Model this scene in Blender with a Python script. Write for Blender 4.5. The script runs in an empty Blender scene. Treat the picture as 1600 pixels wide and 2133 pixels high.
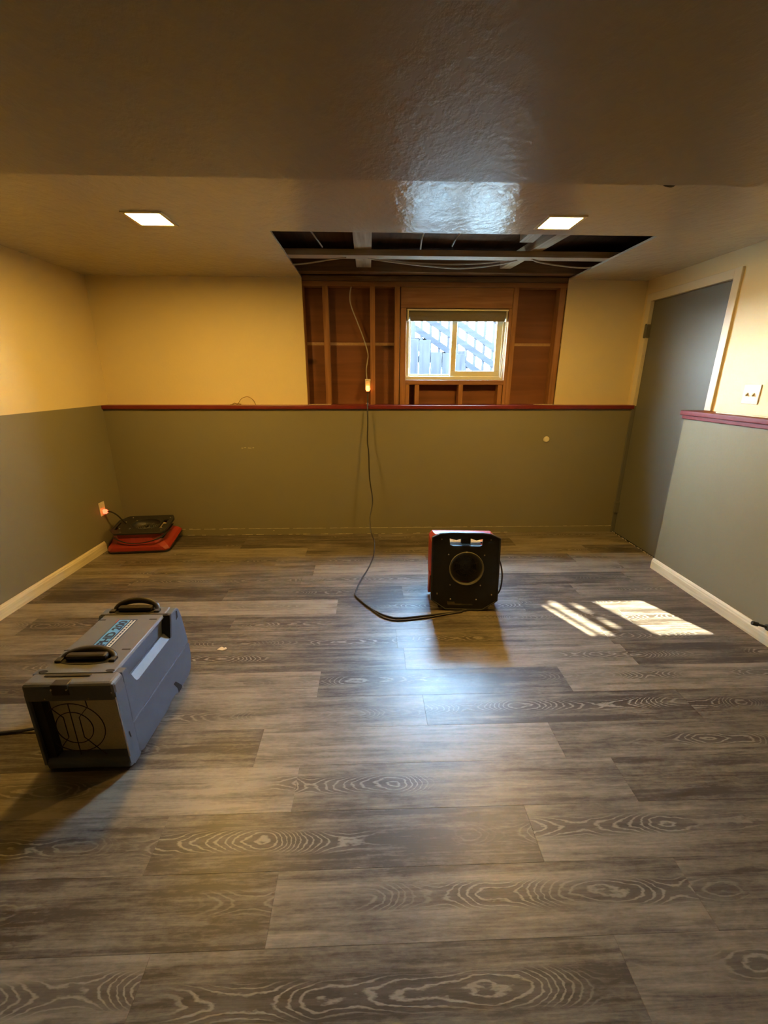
import bpy, bmesh, math, random
from mathutils import Vector, Matrix, noise as mnoise
random.seed(7)
scene = bpy.context.scene
COL = scene.collection
PI = math.pi

# ------------------------------------------------------------------ camera
CAM_H = 1.40
F_PX, PITCH, YAW, ROLL = 880.64, 0.3070, 0.0334, 0.0021
cam_d = bpy.data.cameras.new('camera'); cam = bpy.data.objects.new('camera', cam_d); COL.objects.link(cam)
cam_d.sensor_fit = 'HORIZONTAL'; cam_d.sensor_width = 36.0; cam_d.lens = 36.0 * F_PX / 1600.0
cam_d.clip_start = 0.02; cam_d.clip_end = 200
_r = Vector((math.cos(YAW), -math.sin(YAW), 0))
_f = Vector((math.sin(YAW) * math.cos(PITCH), math.cos(YAW) * math.cos(PITCH), -math.sin(PITCH)))
_u = _r.cross(_f)
_x = _r * math.cos(ROLL) + _u * math.sin(ROLL)
_y = _u * math.cos(ROLL) - _r * math.sin(ROLL)
_m = Matrix((( _x.x, _y.x, -_f.x, 0), (_x.y, _y.y, -_f.y, 0), (_x.z, _y.z, -_f.z, CAM_H), (0, 0, 0, 1)))
cam.matrix_world = _m
scene.camera = cam

# ------------------------------------------------------------------ sky, sun, exposure
SKY = 225.0
SUN = 88.0
LAMP = 440.0
w = bpy.data.worlds.new('world'); scene.world = w; w.use_nodes = True
nt = w.node_tree; nt.nodes.clear()
wo = nt.nodes.new('ShaderNodeOutputWorld'); bg = nt.nodes.new('ShaderNodeBackground')
tc = nt.nodes.new('ShaderNodeTexCoord'); sx = nt.nodes.new('ShaderNodeSeparateXYZ')
cr = nt.nodes.new('ShaderNodeValToRGB')
cr.color_ramp.elements[0].position = 0.0; cr.color_ramp.elements[0].color = (0.84, 0.93, 1.0, 1)
cr.color_ramp.elements[1].position = 0.75; cr.color_ramp.elements[1].color = (0.31, 0.62, 1.0, 1)
nt.links.new(tc.outputs['Generated'], sx.inputs[0]); nt.links.new(sx.outputs['Z'], cr.inputs[0])
nt.links.new(cr.outputs[0], bg.inputs['Color']); bg.inputs['Strength'].default_value = SKY
nt.links.new(bg.outputs[0], wo.inputs['Surface'])

sun_d = bpy.data.lights.new('sun', 'SUN'); sun = bpy.data.objects.new('sun', sun_d); COL.objects.link(sun)
sun_d.energy = SUN; sun_d.angle = math.radians(0.53); sun_d.color = (1.0, 0.90, 0.66)
sun.rotation_euler = Vector((0.472, -1.01, -1.0)).to_track_quat('-Z', 'Y').to_euler()
sun.location = (-2, 8, 7)

scene.cycles.max_bounces = 8
vs = scene.view_settings
vs.view_transform = 'Standard'; vs.look = 'None'; vs.exposure = -0.12; vs.gamma = 1.0; vs.use_curve_mapping = False

# ------------------------------------------------------------------ helpers
def tag(o, label=None, cat=None, group=None, kind=None):
    if label: o['label'] = label
    if cat: o['category'] = cat
    if group: o['group'] = group
    if kind: o['kind'] = kind
    return o

def link(o, parent=None):
    COL.objects.link(o)
    if parent is not None: o.parent = parent
    return o

def empty(name, loc=(0, 0, 0), rot=(0, 0, 0)):
    o = bpy.data.objects.new(name, None); o.empty_display_size = 0.05
    o.location = loc; o.rotation_euler = rot
    return link(o)

def mesh_obj(name, bm, mat, parent=None, smooth=False):
    bmesh.ops.recalc_face_normals(bm, faces=bm.faces[:])
    me = bpy.data.meshes.new(name); bm.to_mesh(me); bm.free()
    for m in (mat if isinstance(mat, (list, tuple)) else [mat]): me.materials.append(m)
    if smooth:
        for p in me.polygons: p.use_smooth = True
        try: me.set_sharp_from_angle(angle=math.radians(35))
        except Exception: pass
    return link(bpy.data.objects.new(name, me), parent)

def add_box(bm, x0, x1, y0, y1, z0, z1, bev=0.0, seg=2, mi=0):
    vs_ = [bm.verts.new(p) for p in ((x0,y0,z0),(x1,y0,z0),(x1,y1,z0),(x0,y1,z0),(x0,y0,z1),(x1,y0,z1),(x1,y1,z1),(x0,y1,z1))]
    fs = [bm.faces.new([vs_[i] for i in f]) for f in ((0,3,2,1),(4,5,6,7),(0,1,5,4),(1,2,6,5),(2,3,7,6),(3,0,4,7))]
    for f in fs: f.material_index = mi
    if bev > 0:
        es = list({e for f in fs for e in f.edges})
        bmesh.ops.bevel(bm, geom=es, offset=bev, segments=seg, affect='EDGES', profile=0.5)
    return bm

def box(name, mat, b, parent=None, bev=0.0, seg=2, smooth=False):
    bm = bmesh.new(); add_box(bm, *b, bev=bev, seg=seg)
    return mesh_obj(name, bm, mat, parent, smooth)

def rbox(name, mat, center, size, rot, parent=None, bev=0.0):
    bm = bmesh.new(); sx_, sy_, sz_ = [s / 2 for s in size]
    add_box(bm, -sx_, sx_, -sy_, sy_, -sz_, sz_, bev=bev)
    o = mesh_obj(name, bm, mat, parent); o.location = center; o.rotation_euler = rot
    return o

def add_prism(bm, pts, axis, a0, a1, bev=0.0, seg=2):
    """pts: 2D outline; axis 'x': (y,z) outline extruded along x, 'y': (x,z), 'z': (x,y)"""
    def P(p, a):
        return {'x': (a, p[0], p[1]), 'y': (p[0], a, p[1]), 'z': (p[0], p[1], a)}[axis]
    A = [bm.verts.new(P(p, a0)) for p in pts]; B = [bm.verts.new(P(p, a1)) for p in pts]
    fs = [bm.faces.new(A), bm.faces.new(B[::-1])]
    n = len(pts)
    for i in range(n): fs.append(bm.faces.new((A[i], B[i], B[(i + 1) % n], A[(i + 1) % n])))
    if bev > 0:
        es = list({e for f in fs for e in f.edges})
        bmesh.ops.bevel(bm, geom=es, offset=bev, segments=seg, affect='EDGES', profile=0.5)
    return bm

def prism(name, mat, pts, axis, a0, a1, parent=None, bev=0.0, seg=2, smooth=False):
    bm = bmesh.new(); add_prism(bm, pts, axis, a0, a1, bev, seg)
    return mesh_obj(name, bm, mat, parent, smooth)

def plate(name, mat, outline, holes, axis, a0, a1, parent=None, smooth=False):
    """flat piece with holes: outline and holes in 2D, thickness a0..a1 along axis"""
    bm = bmesh.new(); edges = []
    for loop in [outline] + holes:
        v = [bm.verts.new((p[0], p[1], 0)) for p in loop]
        for i in range(len(v)): edges.append(bm.edges.new((v[i], v[(i + 1) % len(v)])))
    bmesh.ops.triangle_fill(bm, use_beauty=True, use_dissolve=False, edges=edges)
    r = bmesh.ops.extrude_face_region(bm, geom=bm.faces[:])
    top = [g for g in r['geom'] if isinstance(g, bmesh.types.BMVert)]
    tops = set(top)
    for v in bm.verts:
        a = a1 if v in tops else a0
        p = (v.co.x, v.co.y)
        v.co = {'x': (a, p[0], p[1]), 'y': (p[0], a, p[1]), 'z': (p[0], p[1], a)}[axis]
    return mesh_obj(name, bm, mat, parent, smooth)

def catmull(pts, n=8, closed=False):
    P = [Vector(p) for p in pts]; out = []
    N = len(P); rng = N if closed else N - 1
    for i in range(rng):
        if closed: p0, p1, p2, p3 = P[i - 1], P[i], P[(i + 1) % N], P[(i + 2) % N]
        else: p0, p1, p2, p3 = P[max(i - 1, 0)], P[i], P[i + 1], P[min(i + 2, N - 1)]
        for k in range(n):
            t = k / n
            out.append(0.5 * ((2 * p1) + (p2 - p0) * t + (2 * p0 - 5 * p1 + 4 * p2 - p3) * t * t + (3 * p1 - p0 - 3 * p2 + p3) * t ** 3))
    if not closed: out.append(P[-1])
    return out

def add_tube(bm, pts, r, n=8, closed=False):
    P = [Vector(p) for p in pts]; N = len(P); rings = []
    prev = None
    for i in range(N):
        if closed: t = (P[(i + 1) % N] - P[i - 1]).normalized()
        else: t = (P[min(i + 1, N - 1)] - P[max(i - 1, 0)]).normalized()
        if prev is None:
            a = Vector((0, 0, 1)) if abs(t.z) < 0.9 else Vector((1, 0, 0))
            u = t.cross(a).normalized()
        else:
            u = (prev - t * prev.dot(t)).normalized()
        prev = u; v = t.cross(u)
        rr = r[i] if isinstance(r, (list, tuple)) else r
        rings.append([bm.verts.new(P[i] + (u * math.cos(2 * PI * k / n) + v * math.sin(2 * PI * k / n)) * rr) for k in range(n)])
    for i in range(N if closed else N - 1):
        A, B = rings[i], rings[(i + 1) % N]
        for k in range(n): bm.faces.new((A[k], A[(k + 1) % n], B[(k + 1) % n], B[k]))
    if not closed:
        bm.faces.new(rings[0][::-1]); bm.faces.new(rings[-1])
    return bm

def tube(name, mat, pts, r, parent=None, n=8, spline=0, closed=False):
    bm = bmesh.new()
    if spline:
        n0 = len(pts); pts = catmull(pts, spline, closed)
        if isinstance(r, (list, tuple)):
            f_ = [i * (n0 - 1) / (len(pts) - 1) for i in range(len(pts))]
            r = [r[min(int(k), n0 - 1)] * (1 - k % 1) + r[min(int(k) + 1, n0 - 1)] * (k % 1) for k in f_]
    add_tube(bm, pts, r, n, closed)
    return mesh_obj(name, bm, mat, parent, True)

def add_lathe(bm, prof, center, axis='y', n=40):
    """prof: list of (r, a) ; revolve about axis through center"""
    c = Vector(center); rings = []
    for r_, a in prof:
        ring = []
        for k in range(n):
            t = 2 * PI * k / n; p, q = r_ * math.cos(t), r_ * math.sin(t)
            off = {'y': (p, a, q), 'z': (p, q, a), 'x': (a, p, q)}[axis]
            ring.append(bm.verts.new(c + Vector(off)))
        rings.append(ring)
    for A, B in zip(rings[:-1], rings[1:]):
        for k in range(n): bm.faces.new((A[k], A[(k + 1) % n], B[(k + 1) % n], B[k]))
    return rings

def lathe(name, mat, prof, center, axis='y', parent=None, n=40, caps=(False, False)):
    bm = bmesh.new(); rg = add_lathe(bm, prof, center, axis, n)
    if caps[0]: bm.faces.new(rg[0])
    if caps[1]: bm.faces.new(rg[-1])
    return mesh_obj(name, bm, mat, parent, True)

def circle(cx, cy, r, n=40, a0=0.0):
    return [(cx + r * math.cos(a0 + 2 * PI * k / n), cy + r * math.sin(a0 + 2 * PI * k / n)) for k in range(n)]

def text_mesh(name, body, size, mat, parent, M, extrude=0.0004, bold=0.0, align='LEFT'):
    cu = bpy.data.curves.new(name, 'FONT'); cu.body = body; cu.size = size; cu.extrude = extrude; cu.offset = bold
    cu.align_x = align; cu.resolution_u = 3
    o = bpy.data.objects.new(name, cu); COL.objects.link(o)
    dg = bpy.context.evaluated_depsgraph_get(); dg.update()
    me = bpy.data.meshes.new_from_object(o.evaluated_get(dg))
    bpy.data.objects.remove(o); bpy.data.curves.remove(cu)
    me.name = name; me.transform(M); me.materials.clear(); me.materials.append(mat)
    return link(bpy.data.objects.new(name, me), parent)

# ------------------------------------------------------------------ materials
def mat_new(name):
    m = bpy.data.materials.new(name); m.use_nodes = True
    n = m.node_tree; b = n.nodes['Principled BSDF']
    return m, n, b

def sset(b, key, v):
    if key in b.inputs: b.inputs[key].default_value = v

def simple(name, col, rough=0.5, spec=0.5, metal=0.0, nscale=0, namt=0.0, bump=0.0, bscale=200, coat=0.0):
    m, n, b = mat_new(name)
    sset(b, 'Base Color', (*col, 1)); sset(b, 'Roughness', rough); sset(b, 'Metallic', metal); sset(b, 'Specular IOR Level', spec)
    sset(b, 'Coat Weight', coat)
    tco = n.nodes.new('ShaderNodeTexCoord')
    if namt:
        no = n.nodes.new('ShaderNodeTexNoise'); no.inputs['Scale'].default_value = nscale; no.inputs['Detail'].default_value = 5
        n.links.new(tco.outputs['Object'], no.inputs['Vector'])
        mx = n.nodes.new('ShaderNodeMix'); mx.data_type = 'RGBA'
        mx.inputs['A'].default_value = (*[c * (1 - namt) for c in col], 1)
        mx.inputs['B'].default_value = (*[min(1, c * (1 + namt)) for c in col], 1)
        n.links.new(no.outputs['Fac'], mx.inputs['Factor']); n.links.new(mx.outputs['Result'], b.inputs['Base Color'])
    if bump:
        nb = n.nodes.new('ShaderNodeTexNoise'); nb.inputs['Scale'].default_value = bscale; nb.inputs['Detail'].default_value = 3
        n.links.new(tco.outputs['Object'], nb.inputs['Vector'])
        bp = n.nodes.new('ShaderNodeBump'); bp.inputs['Strength'].default_value = bump; bp.inputs['Distance'].default_value = 0.002
        n.links.new(nb.outputs['Fac'], bp.inputs['Height']); n.links.new(bp.outputs[0], b.inputs['Normal'])
    return m

def wood(name, dark, light, axis='z', scale=14, rough=0.6, spec=0.3, knots=True):
    """sawn timber with grain along an axis, random per piece"""
    m, n, b = mat_new(name); L = n.links.new
    tco = n.nodes.new('ShaderNodeTexCoord'); oi = n.nodes.new('ShaderNodeObjectInfo')
    mp = n.nodes.new('ShaderNodeMapping')
    s = {'x': (0.06, 1, 1), 'y': (1, 0.06, 1), 'z': (1, 1, 0.06)}[axis]
    mp.inputs['Scale'].default_value = s
    ad = n.nodes.new('ShaderNodeVectorMath'); ad.operation = 'ADD'
    mu = n.nodes.new('ShaderNodeMath'); mu.operation = 'MULTIPLY'; mu.inputs[1].default_value = 37.0
    L(oi.outputs['Random'], mu.inputs[0]); L(tco.outputs['Object'], mp.inputs['Vector'])
    L(mp.outputs[0], ad.inputs[0]); L(mu.outputs[0], ad.inputs[1])
    n1 = n.nodes.new('ShaderNodeTexNoise'); n1.inputs['Scale'].default_value = scale * 3; n1.inputs['Detail'].default_value = 6; n1.inputs['Distortion'].default_value = 0.6
    L(ad.outputs[0], n1.inputs['Vector'])
    n2 = n.nodes.new('ShaderNodeTexNoise'); n2.inputs['Scale'].default_value = 3; L(tco.outputs['Object'], n2.inputs['Vector'])
    am = n.nodes.new('ShaderNodeMath'); am.operation = 'MULTIPLY_ADD'; am.inputs[1].default_value = 0.4
    L(n2.outputs['Fac'], am.inputs[0]); L(n1.outputs['Fac'], am.inputs[2])
    rp = n.nodes.new('ShaderNodeValToRGB'); rp.color_ramp.elements[0].position = 0.45; rp.color_ramp.elements[1].position = 0.9
    rp.color_ramp.elements[0].color = (*dark, 1); rp.color_ramp.elements[1].color = (*light, 1)
    L(am.outputs[0], rp.inputs[0])
    out = rp.outputs[0]
    if knots:
        vo = n.nodes.new('ShaderNodeTexVoronoi'); vo.inputs['Scale'].default_value = 2.6
        mp2 = n.nodes.new('ShaderNodeMapping'); s2 = {'x': (0.5, 1, 1), 'y': (1, 0.5, 1), 'z': (1, 1, 0.5)}[axis]; mp2.inputs['Scale'].default_value = s2
        L(tco.outputs['Object'], mp2.inputs['Vector'])
        ad2 = n.nodes.new('ShaderNodeVectorMath'); ad2.operation = 'ADD'; L(mp2.outputs[0], ad2.inputs[0]); L(mu.outputs[0], ad2.inputs[1])
        L(ad2.outputs[0], vo.inputs['Vector'])
        r2 = n.nodes.new('ShaderNodeValToRGB'); r2.color_ramp.elements[0].position = 0.035; r2.color_ramp.elements[1].position = 0.09
        r2.color_ramp.elements[0].color = (0.25, 0.25, 0.25, 1); r2.color_ramp.elements[1].color = (1, 1, 1, 1)
        L(vo.outputs['Distance'], r2.inputs[0])
        mx = n.nodes.new('ShaderNodeMix'); mx.data_type = 'RGBA'; mx.blend_type = 'MULTIPLY'; mx.inputs['Factor'].default_value = 1
        L(out, mx.inputs['A']); L(r2.outputs[0], mx.inputs['B']); out = mx.outputs['Result']
    L(out, b.inputs['Base Color'])
    sset(b, 'Roughness', rough); sset(b, 'Specular IOR Level', spec)
    bp = n.nodes.new('ShaderNodeBump'); bp.inputs['Strength'].default_value = 0.25; bp.inputs['Distance'].default_value = 0.002
    L(n1.outputs['Fac'], bp.inputs['Height']); L(bp.outputs[0], b.inputs['Normal'])
    return m

def wall_paint(name, col, rough=0.45, spec=0.4, bump=0.25, bscale=60, mottle=0.06):
    m, n, b = mat_new(name); L = n.links.new
    tco = n.nodes.new('ShaderNodeTexCoord')
    no = n.nodes.new('ShaderNodeTexNoise'); no.inputs['Scale'].default_value = 1.7; no.inputs['Detail'].default_value = 6
    L(tco.outputs['Object'], no.inputs['Vector'])
    mx = n.nodes.new('ShaderNodeMix'); mx.data_type = 'RGBA'
    mx.inputs['A'].default_value = (*[c * (1 - mottle) for c in col], 1); mx.inputs['B'].default_value = (*[c * (1 + mottle) for c in col], 1)
    L(no.outputs['Fac'], mx.inputs['Factor']); L(mx.outputs['Result'], b.inputs['Base Color'])
    nb = n.nodes.new('ShaderNodeTexNoise'); nb.inputs['Scale'].default_value = bscale; nb.inputs['Detail'].default_value = 4
    L(tco.outputs['Object'], nb.inputs['Vector'])
    bp = n.nodes.new('ShaderNodeBump'); bp.inputs['Strength'].default_value = bump; bp.inputs['Distance'].default_value = 0.003
    L(nb.outputs['Fac'], bp.inputs['Height']); L(bp.outputs[0], b.inputs['Normal'])
    sset(b, 'Roughness', rough); sset(b, 'Specular IOR Level', spec)
    return m

def ceiling_paint(name, col, rough, spec, bump, rvar=0.0, wave=0.0):
    m, n, b = mat_new(name); L = n.links.new
    tco = n.nodes.new('ShaderNodeTexCoord')
    n1 = n.nodes.new('ShaderNodeTexNoise'); n1.inputs['Scale'].default_value = 26; n1.inputs['Detail'].default_value = 5; n1.inputs['Roughness'].default_value = 0.55
    mp = n.nodes.new('ShaderNodeMapping'); mp.inputs['Scale'].default_value = (1, 0.7, 1); mp.inputs['Rotation'].default_value = (0, 0, 0.6)
    L(tco.outputs['Object'], mp.inputs['Vector']); L(mp.outputs[0], n1.inputs['Vector'])
    rp = n.nodes.new('ShaderNodeValToRGB'); rp.color_ramp.elements[0].position = 0.42; rp.color_ramp.elements[1].position = 0.72
    L(n1.outputs['Fac'], rp.inputs[0])
    bp = n.nodes.new('ShaderNodeBump'); bp.inputs['Strength'].default_value = bump; bp.inputs['Distance'].default_value = 0.004
    nw = n.nodes.new('ShaderNodeTexNoise'); nw.inputs['Scale'].default_value = 7; nw.inputs['Detail'].default_value = 3; L(tco.outputs['Object'], nw.inputs['Vector'])
    ad = n.nodes.new('ShaderNodeMath'); ad.operation = 'MULTIPLY_ADD'; ad.inputs[1].default_value = wave; L(nw.outputs['Fac'], ad.inputs[0]); L(rp.outputs[0], ad.inputs[2])
    L(ad.outputs[0], bp.inputs['Height']); L(bp.outputs[0], b.inputs['Normal'])
    sset(b, 'Base Color', (*col, 1)); sset(b, 'Roughness', rough); sset(b, 'Specular IOR Level', spec)
    if rvar:
        n2 = n.nodes.new('ShaderNodeTexNoise'); n2.inputs['Scale'].default_value = 9; n2.inputs['Detail'].default_value = 6
        L(tco.outputs['Object'], n2.inputs['Vector'])
        mr = n.nodes.new('ShaderNodeMapRange'); mr.inputs['To Min'].default_value = rough - rvar; mr.inputs['To Max'].default_value = rough + rvar
        mr.inputs['From Min'].default_value = 0.35; mr.inputs['From Max'].default_value = 0.65
        L(n2.outputs['Fac'], mr.inputs['Value']); L(mr.outputs[0], b.inputs['Roughness'])
    return m

def plank_material():
    """grey-brown vinyl planks, limed cathedral grain down the middle of each plank"""
    m, n, b = mat_new('vinyl_plank'); L = n.links.new; N = n.nodes.new
    tco = N('ShaderNodeTexCoord'); oi = N('ShaderNodeObjectInfo')
    def math_(op, a, b_=None, c=None):
        k = N('ShaderNodeMath'); k.operation = op
        for i, v in enumerate((a, b_, c)):
            if v is None: continue
            if isinstance(v, (int, float)): k.inputs[i].default_value = v
            else: L(v, k.inputs[i])
        return k.outputs[0]
    def mix(fac, A, B, blend='MIX'):
        k = N('ShaderNodeMix'); k.data_type = 'RGBA'; k.blend_type = blend
        for key, v in (('Factor', fac), ('A', A), ('B', B)):
            if isinstance(v, (int, float)): k.inputs[key].default_value = v
            elif isinstance(v, tuple): k.inputs[key].default_value = (*v, 1)
            else: L(v, k.inputs[key])
        return k.outputs['Result']
    rnd = oi.outputs['Random']
    r2 = math_('FRACT', math_('MULTIPLY', rnd, 91.7)); r3 = math_('FRACT', math_('MULTIPLY', rnd, 373.3))
    off = N('ShaderNodeCombineXYZ'); L(math_('MULTIPLY', rnd, 61.0), off.inputs[0]); L(math_('MULTIPLY', r2, 47.0), off.inputs[1]); L(math_('MULTIPLY', r3, 53.0), off.inputs[2])
    def noise(sx_, sy_, scale, detail=4, dist=0.0, rough=0.5):
        mp = N('ShaderNodeMapping'); mp.inputs['Scale'].default_value = (sx_, sy_, 1); L(tco.outputs['Object'], mp.inputs['Vector'])
        ad = N('ShaderNodeVectorMath'); ad.operation = 'ADD'; L(mp.outputs[0], ad.inputs[0]); L(off.outputs[0], ad.inputs[1])
        k = N('ShaderNodeTexNoise'); k.inputs['Scale'].default_value = scale; k.inputs['Detail'].default_value = detail
        k.inputs['Distortion'].default_value = dist; k.inputs['Roughness'].default_value = rough
        L(ad.outputs[0], k.inputs['Vector']); return k.outputs['Fac']
    sep = N('ShaderNodeSeparateXYZ'); L(tco.outputs['Object'], sep.inputs[0])
    fine = noise(3.0, 60.0, 3.0, 6, 0.3, 0.65)        # fine streaks along the plank
    streak = noise(0.9, 16.0, 2.2, 8, 0.5, 0.62)             # broad light and dark streaks
    cloud = noise(1.6, 5.0, 2.5, 6, 0.3, 0.6)
    # band along the plank where the cathedral runs
    cy = math_('MULTIPLY', math_('SUBTRACT', r2, 0.5), 0.05)
    dy = math_('ABSOLUTE', math_('ADD', math_('SUBTRACT', sep.outputs['Y'], cy), math_('MULTIPLY', math_('SUBTRACT', noise(1.5, 0.5, 1.5, 2), 0.5), 0.05)))
    # nested arcs and eyes: level lines of a wave along the plank plus a parabola across it
    dn = math_('DIVIDE', dy, 0.030)
    f = math_('ADD', math_('MULTIPLY', noise(2.6, 0.2, 1.0, 1.0), 30.0), math_('MULTIPLY', math_('MULTIPLY', dn, dn), 1.7))
    f = math_('ADD', f, math_('MULTIPLY', math_('SUBTRACT', noise(7, 26, 2.0, 3), 0.5), 1.5))
    tri = math_('ABSOLUTE', math_('SUBTRACT', math_('FRACT', f), 0.5))
    wob = noise(14, 40, 4, 4)
    line = N('ShaderNodeMapRange'); line.inputs['From Min'].default_value = 0.20; line.inputs['From Max'].default_value = 0.05
    L(math_('ADD', tri, math_('MULTIPLY', math_('SUBTRACT', wob, 0.5), 0.35)), line.inputs['Value'])
    band = N('ShaderNodeMapRange'); band.inputs['From Min'].default_value = 0.038; band.inputs['From Max'].default_value = 0.022; L(dy, band.inputs['Value'])
    seg = N('ShaderNodeMapRange'); seg.inputs['From Min'].default_value = 0.47; seg.inputs['From Max'].default_value = 0.58; L(noise(1.0, 0.3, 1.7, 2), seg.inputs['Value'])
    bandm = math_('MULTIPLY', band.outputs[0], seg.outputs[0])
    base = N('ShaderNodeValToRGB'); e = base.color_ramp.elements
    e[0].position = 0.36; e[0].color = (0.040, 0.031, 0.024, 1); e[1].position = 0.66; e[1].color = (0.262, 0.226, 0.188, 1)
    t = math_('ADD', math_('MULTIPLY', streak, 0.62), math_('MULTIPLY', cloud, 0.38))
    t = math_('ADD', t, math_('MULTIPLY', math_('SUBTRACT', r3, 0.5), 0.22))
    t = math_('ADD', t, math_('MULTIPLY', math_('SUBTRACT', fine, 0.5), 0.30))
    t = math_('ADD', t, math_('MULTIPLY', math_('SUBTRACT', noise(9, 26, 4.0, 6, 0.4, 0.7), 0.5), 0.26))
    L(t, base.inputs[0])
    c = mix(math_('MULTIPLY', bandm, 0.6), base.outputs[0], (0.034, 0.026, 0.020))
    c = mix(math_('MULTIPLY', math_('MULTIPLY', line.outputs[0], bandm), 0.8), c, (0.27, 0.245, 0.21))
    # limed pores everywhere
    pore = N('ShaderNodeMapRange'); pore.inputs['From Min'].default_value = 0.62; pore.inputs['From Max'].default_value = 0.75; L(noise(4, 70, 5, 3), pore.inputs['Value'])
    c = mix(math_('MULTIPLY', pore.outputs[0], 0.25), c, (0.22, 0.20, 0.17))
    L(c, b.inputs['Base Color'])
    rr = N('ShaderNodeMapRange'); rr.inputs['To Min'].default_value = 0.33; rr.inputs['To Max'].default_value = 0.47; L(fine, rr.inputs['Value'])
    L(rr.outputs[0], b.inputs['Roughness']); sset(b, 'Specular IOR Level', 0.62)
    bp = N('ShaderNodeBump'); bp.inputs['Strength'].default_value = 0.22; bp.inputs['Distance'].default_value = 0.0015
    L(math_('ADD', fine, math_('MULTIPLY', math_('MULTIPLY', line.outputs[0], bandm), 0.7)), bp.inputs['Height']); L(bp.outputs[0], b.inputs['Normal'])
    return m

def emissive(name, col, strength):
    m, n, b = mat_new(name)
    sset(b, 'Base Color', (*col, 1)); sset(b, 'Emission Color', (*col, 1)); sset(b, 'Emission Strength', strength)
    return m

def glass_mat():
    m = bpy.data.materials.new('window_glass'); m.use_nodes = True; n = m.node_tree; n.nodes.clear()
    o = n.nodes.new('ShaderNodeOutputMaterial'); t = n.nodes.new('ShaderNodeBsdfTransparent'); g = n.nodes.new('ShaderNodeBsdfGlossy')
    g.inputs['Roughness'].default_value = 0.02; t.inputs['Color'].default_value = (0.95, 0.97, 0.97, 1)
    f = n.nodes.new('ShaderNodeFresnel'); f.inputs['IOR'].default_value = 1.45
    x = n.nodes.new('ShaderNodeMixShader'); ge = n.nodes.new('ShaderNodeNewGeometry'); iv = n.nodes.new('ShaderNodeMath'); iv.operation = 'SUBTRACT'; iv.inputs[0].default_value = 1.0
    mu = n.nodes.new('ShaderNodeMath'); mu.operation = 'MULTIPLY'; n.links.new(ge.outputs['Backfacing'], iv.inputs[1]); n.links.new(iv.outputs[0], mu.inputs[0]); n.links.new(f.outputs[0], mu.inputs[1])
    n.links.new(mu.outputs[0], x.inputs[0]); n.links.new(t.outputs[0], x.inputs[1]); n.links.new(g.outputs[0], x.inputs[2])
    n.links.new(x.outputs[0], o.inputs['Surface'])
    return m

M = {}
M['cream'] = wall_paint('cream_wall_paint', (0.74, 0.63, 0.38), 0.55, 0.3)
M['grey'] = wall_paint('grey_wall_paint', (0.215, 0.196, 0.132), 0.55, 0.35, 0.15, 90)
M['door'] = wall_paint('grey_door_paint', (0.130, 0.132, 0.118), 0.42, 0.4, 0.06, 120)
M['casing'] = simple('cream_casing_paint', (0.70, 0.64, 0.50), 0.35, 0.5, bump=0.1, bscale=80)
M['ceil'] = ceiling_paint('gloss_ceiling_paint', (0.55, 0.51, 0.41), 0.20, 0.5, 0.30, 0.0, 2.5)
M['ceil_near'] = ceiling_paint('dimmed_textured_ceiling_paint', (0.34, 0.30, 0.225), 0.40, 0.5, 0.35)  # textured paint, colour darkened to stand in for lens falloff overhead
M['red_trim'] = simple('dark_red_trim_paint', (0.15, 0.014, 0.012), 0.40, 0.5, nscale=12, namt=0.25, bump=0.1)
M['plank'] = plank_material()
M['slab'] = simple('subfloor', (0.05, 0.045, 0.04), 0.8)
M['stud'] = wood('fir_framing', (0.21, 0.090, 0.036), (0.37, 0.180, 0.075), 'z')
M['stud_x'] = wood('fir_framing_horizontal', (0.21, 0.090, 0.036), (0.34, 0.160, 0.066), 'x')
M['old_x'] = wood('old_beam', (0.10, 0.055, 0.03), (0.22, 0.13, 0.07), 'x')
M['joist_y'] = wood('dusty_joist', (0.22, 0.16, 0.10), (0.42, 0.33, 0.22), 'y')
M['joist_x'] = wood('dusty_batten', (0.20, 0.13, 0.08), (0.40, 0.30, 0.20), 'x')
M['sheath'] = wood('plywood_sheathing', (0.135, 0.052, 0.026), (0.205, 0.082, 0.038), 'x', 6, 0.75)
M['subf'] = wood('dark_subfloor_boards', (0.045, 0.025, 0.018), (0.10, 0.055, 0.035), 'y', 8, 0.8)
M['seam'] = simple('bare_seam', (0.42, 0.25, 0.12), 0.8, nscale=60, namt=0.3)
M['pine'] = wood('bare_pine_baseboard', (0.60, 0.52, 0.36), (0.78, 0.71, 0.54), 'y', 22, 0.45, 0.4, False)
M['vinyl'] = simple('cream_window_vinyl', (0.66, 0.62, 0.42), 0.35, 0.5)
M['glass'] = glass_mat()
M['blind'] = simple('taupe_blind_fabric', (0.16, 0.14, 0.11), 0.8, nscale=150, namt=0.2, bump=0.3)
M['white_pl'] = simple('white_plastic', (0.70, 0.66, 0.52), 0.35, 0.5)
M['ivory'] = simple('ivory_plastic', (0.72, 0.66, 0.48), 0.35, 0.5)
M['black_pl'] = simple('black_moulded_plastic', (0.022, 0.021, 0.020), 0.45, 0.5, nscale=30, namt=0.3, bump=0.15, bscale=500)
M['recess_black'] = simple('recess_shade_black', (0.008, 0.008, 0.008), 0.7)  # near-black that stands in for shade inside recesses and slots
M['grey_blue'] = simple('slate_blue_moulded_plastic', (0.100, 0.122, 0.165), 0.48, 0.5, nscale=18, namt=0.12, bump=0.25, bscale=700)
M['grey_top'] = simple('slate_grey_moulded_plastic', (0.125, 0.130, 0.145), 0.50, 0.5, nscale=18, namt=0.12, bump=0.25, bscale=700)
M['filter'] = simple('beige_filter', (0.84, 0.73, 0.50), 0.85, 0.2, nscale=160, namt=0.15, bump=0.3, bscale=400)
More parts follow.
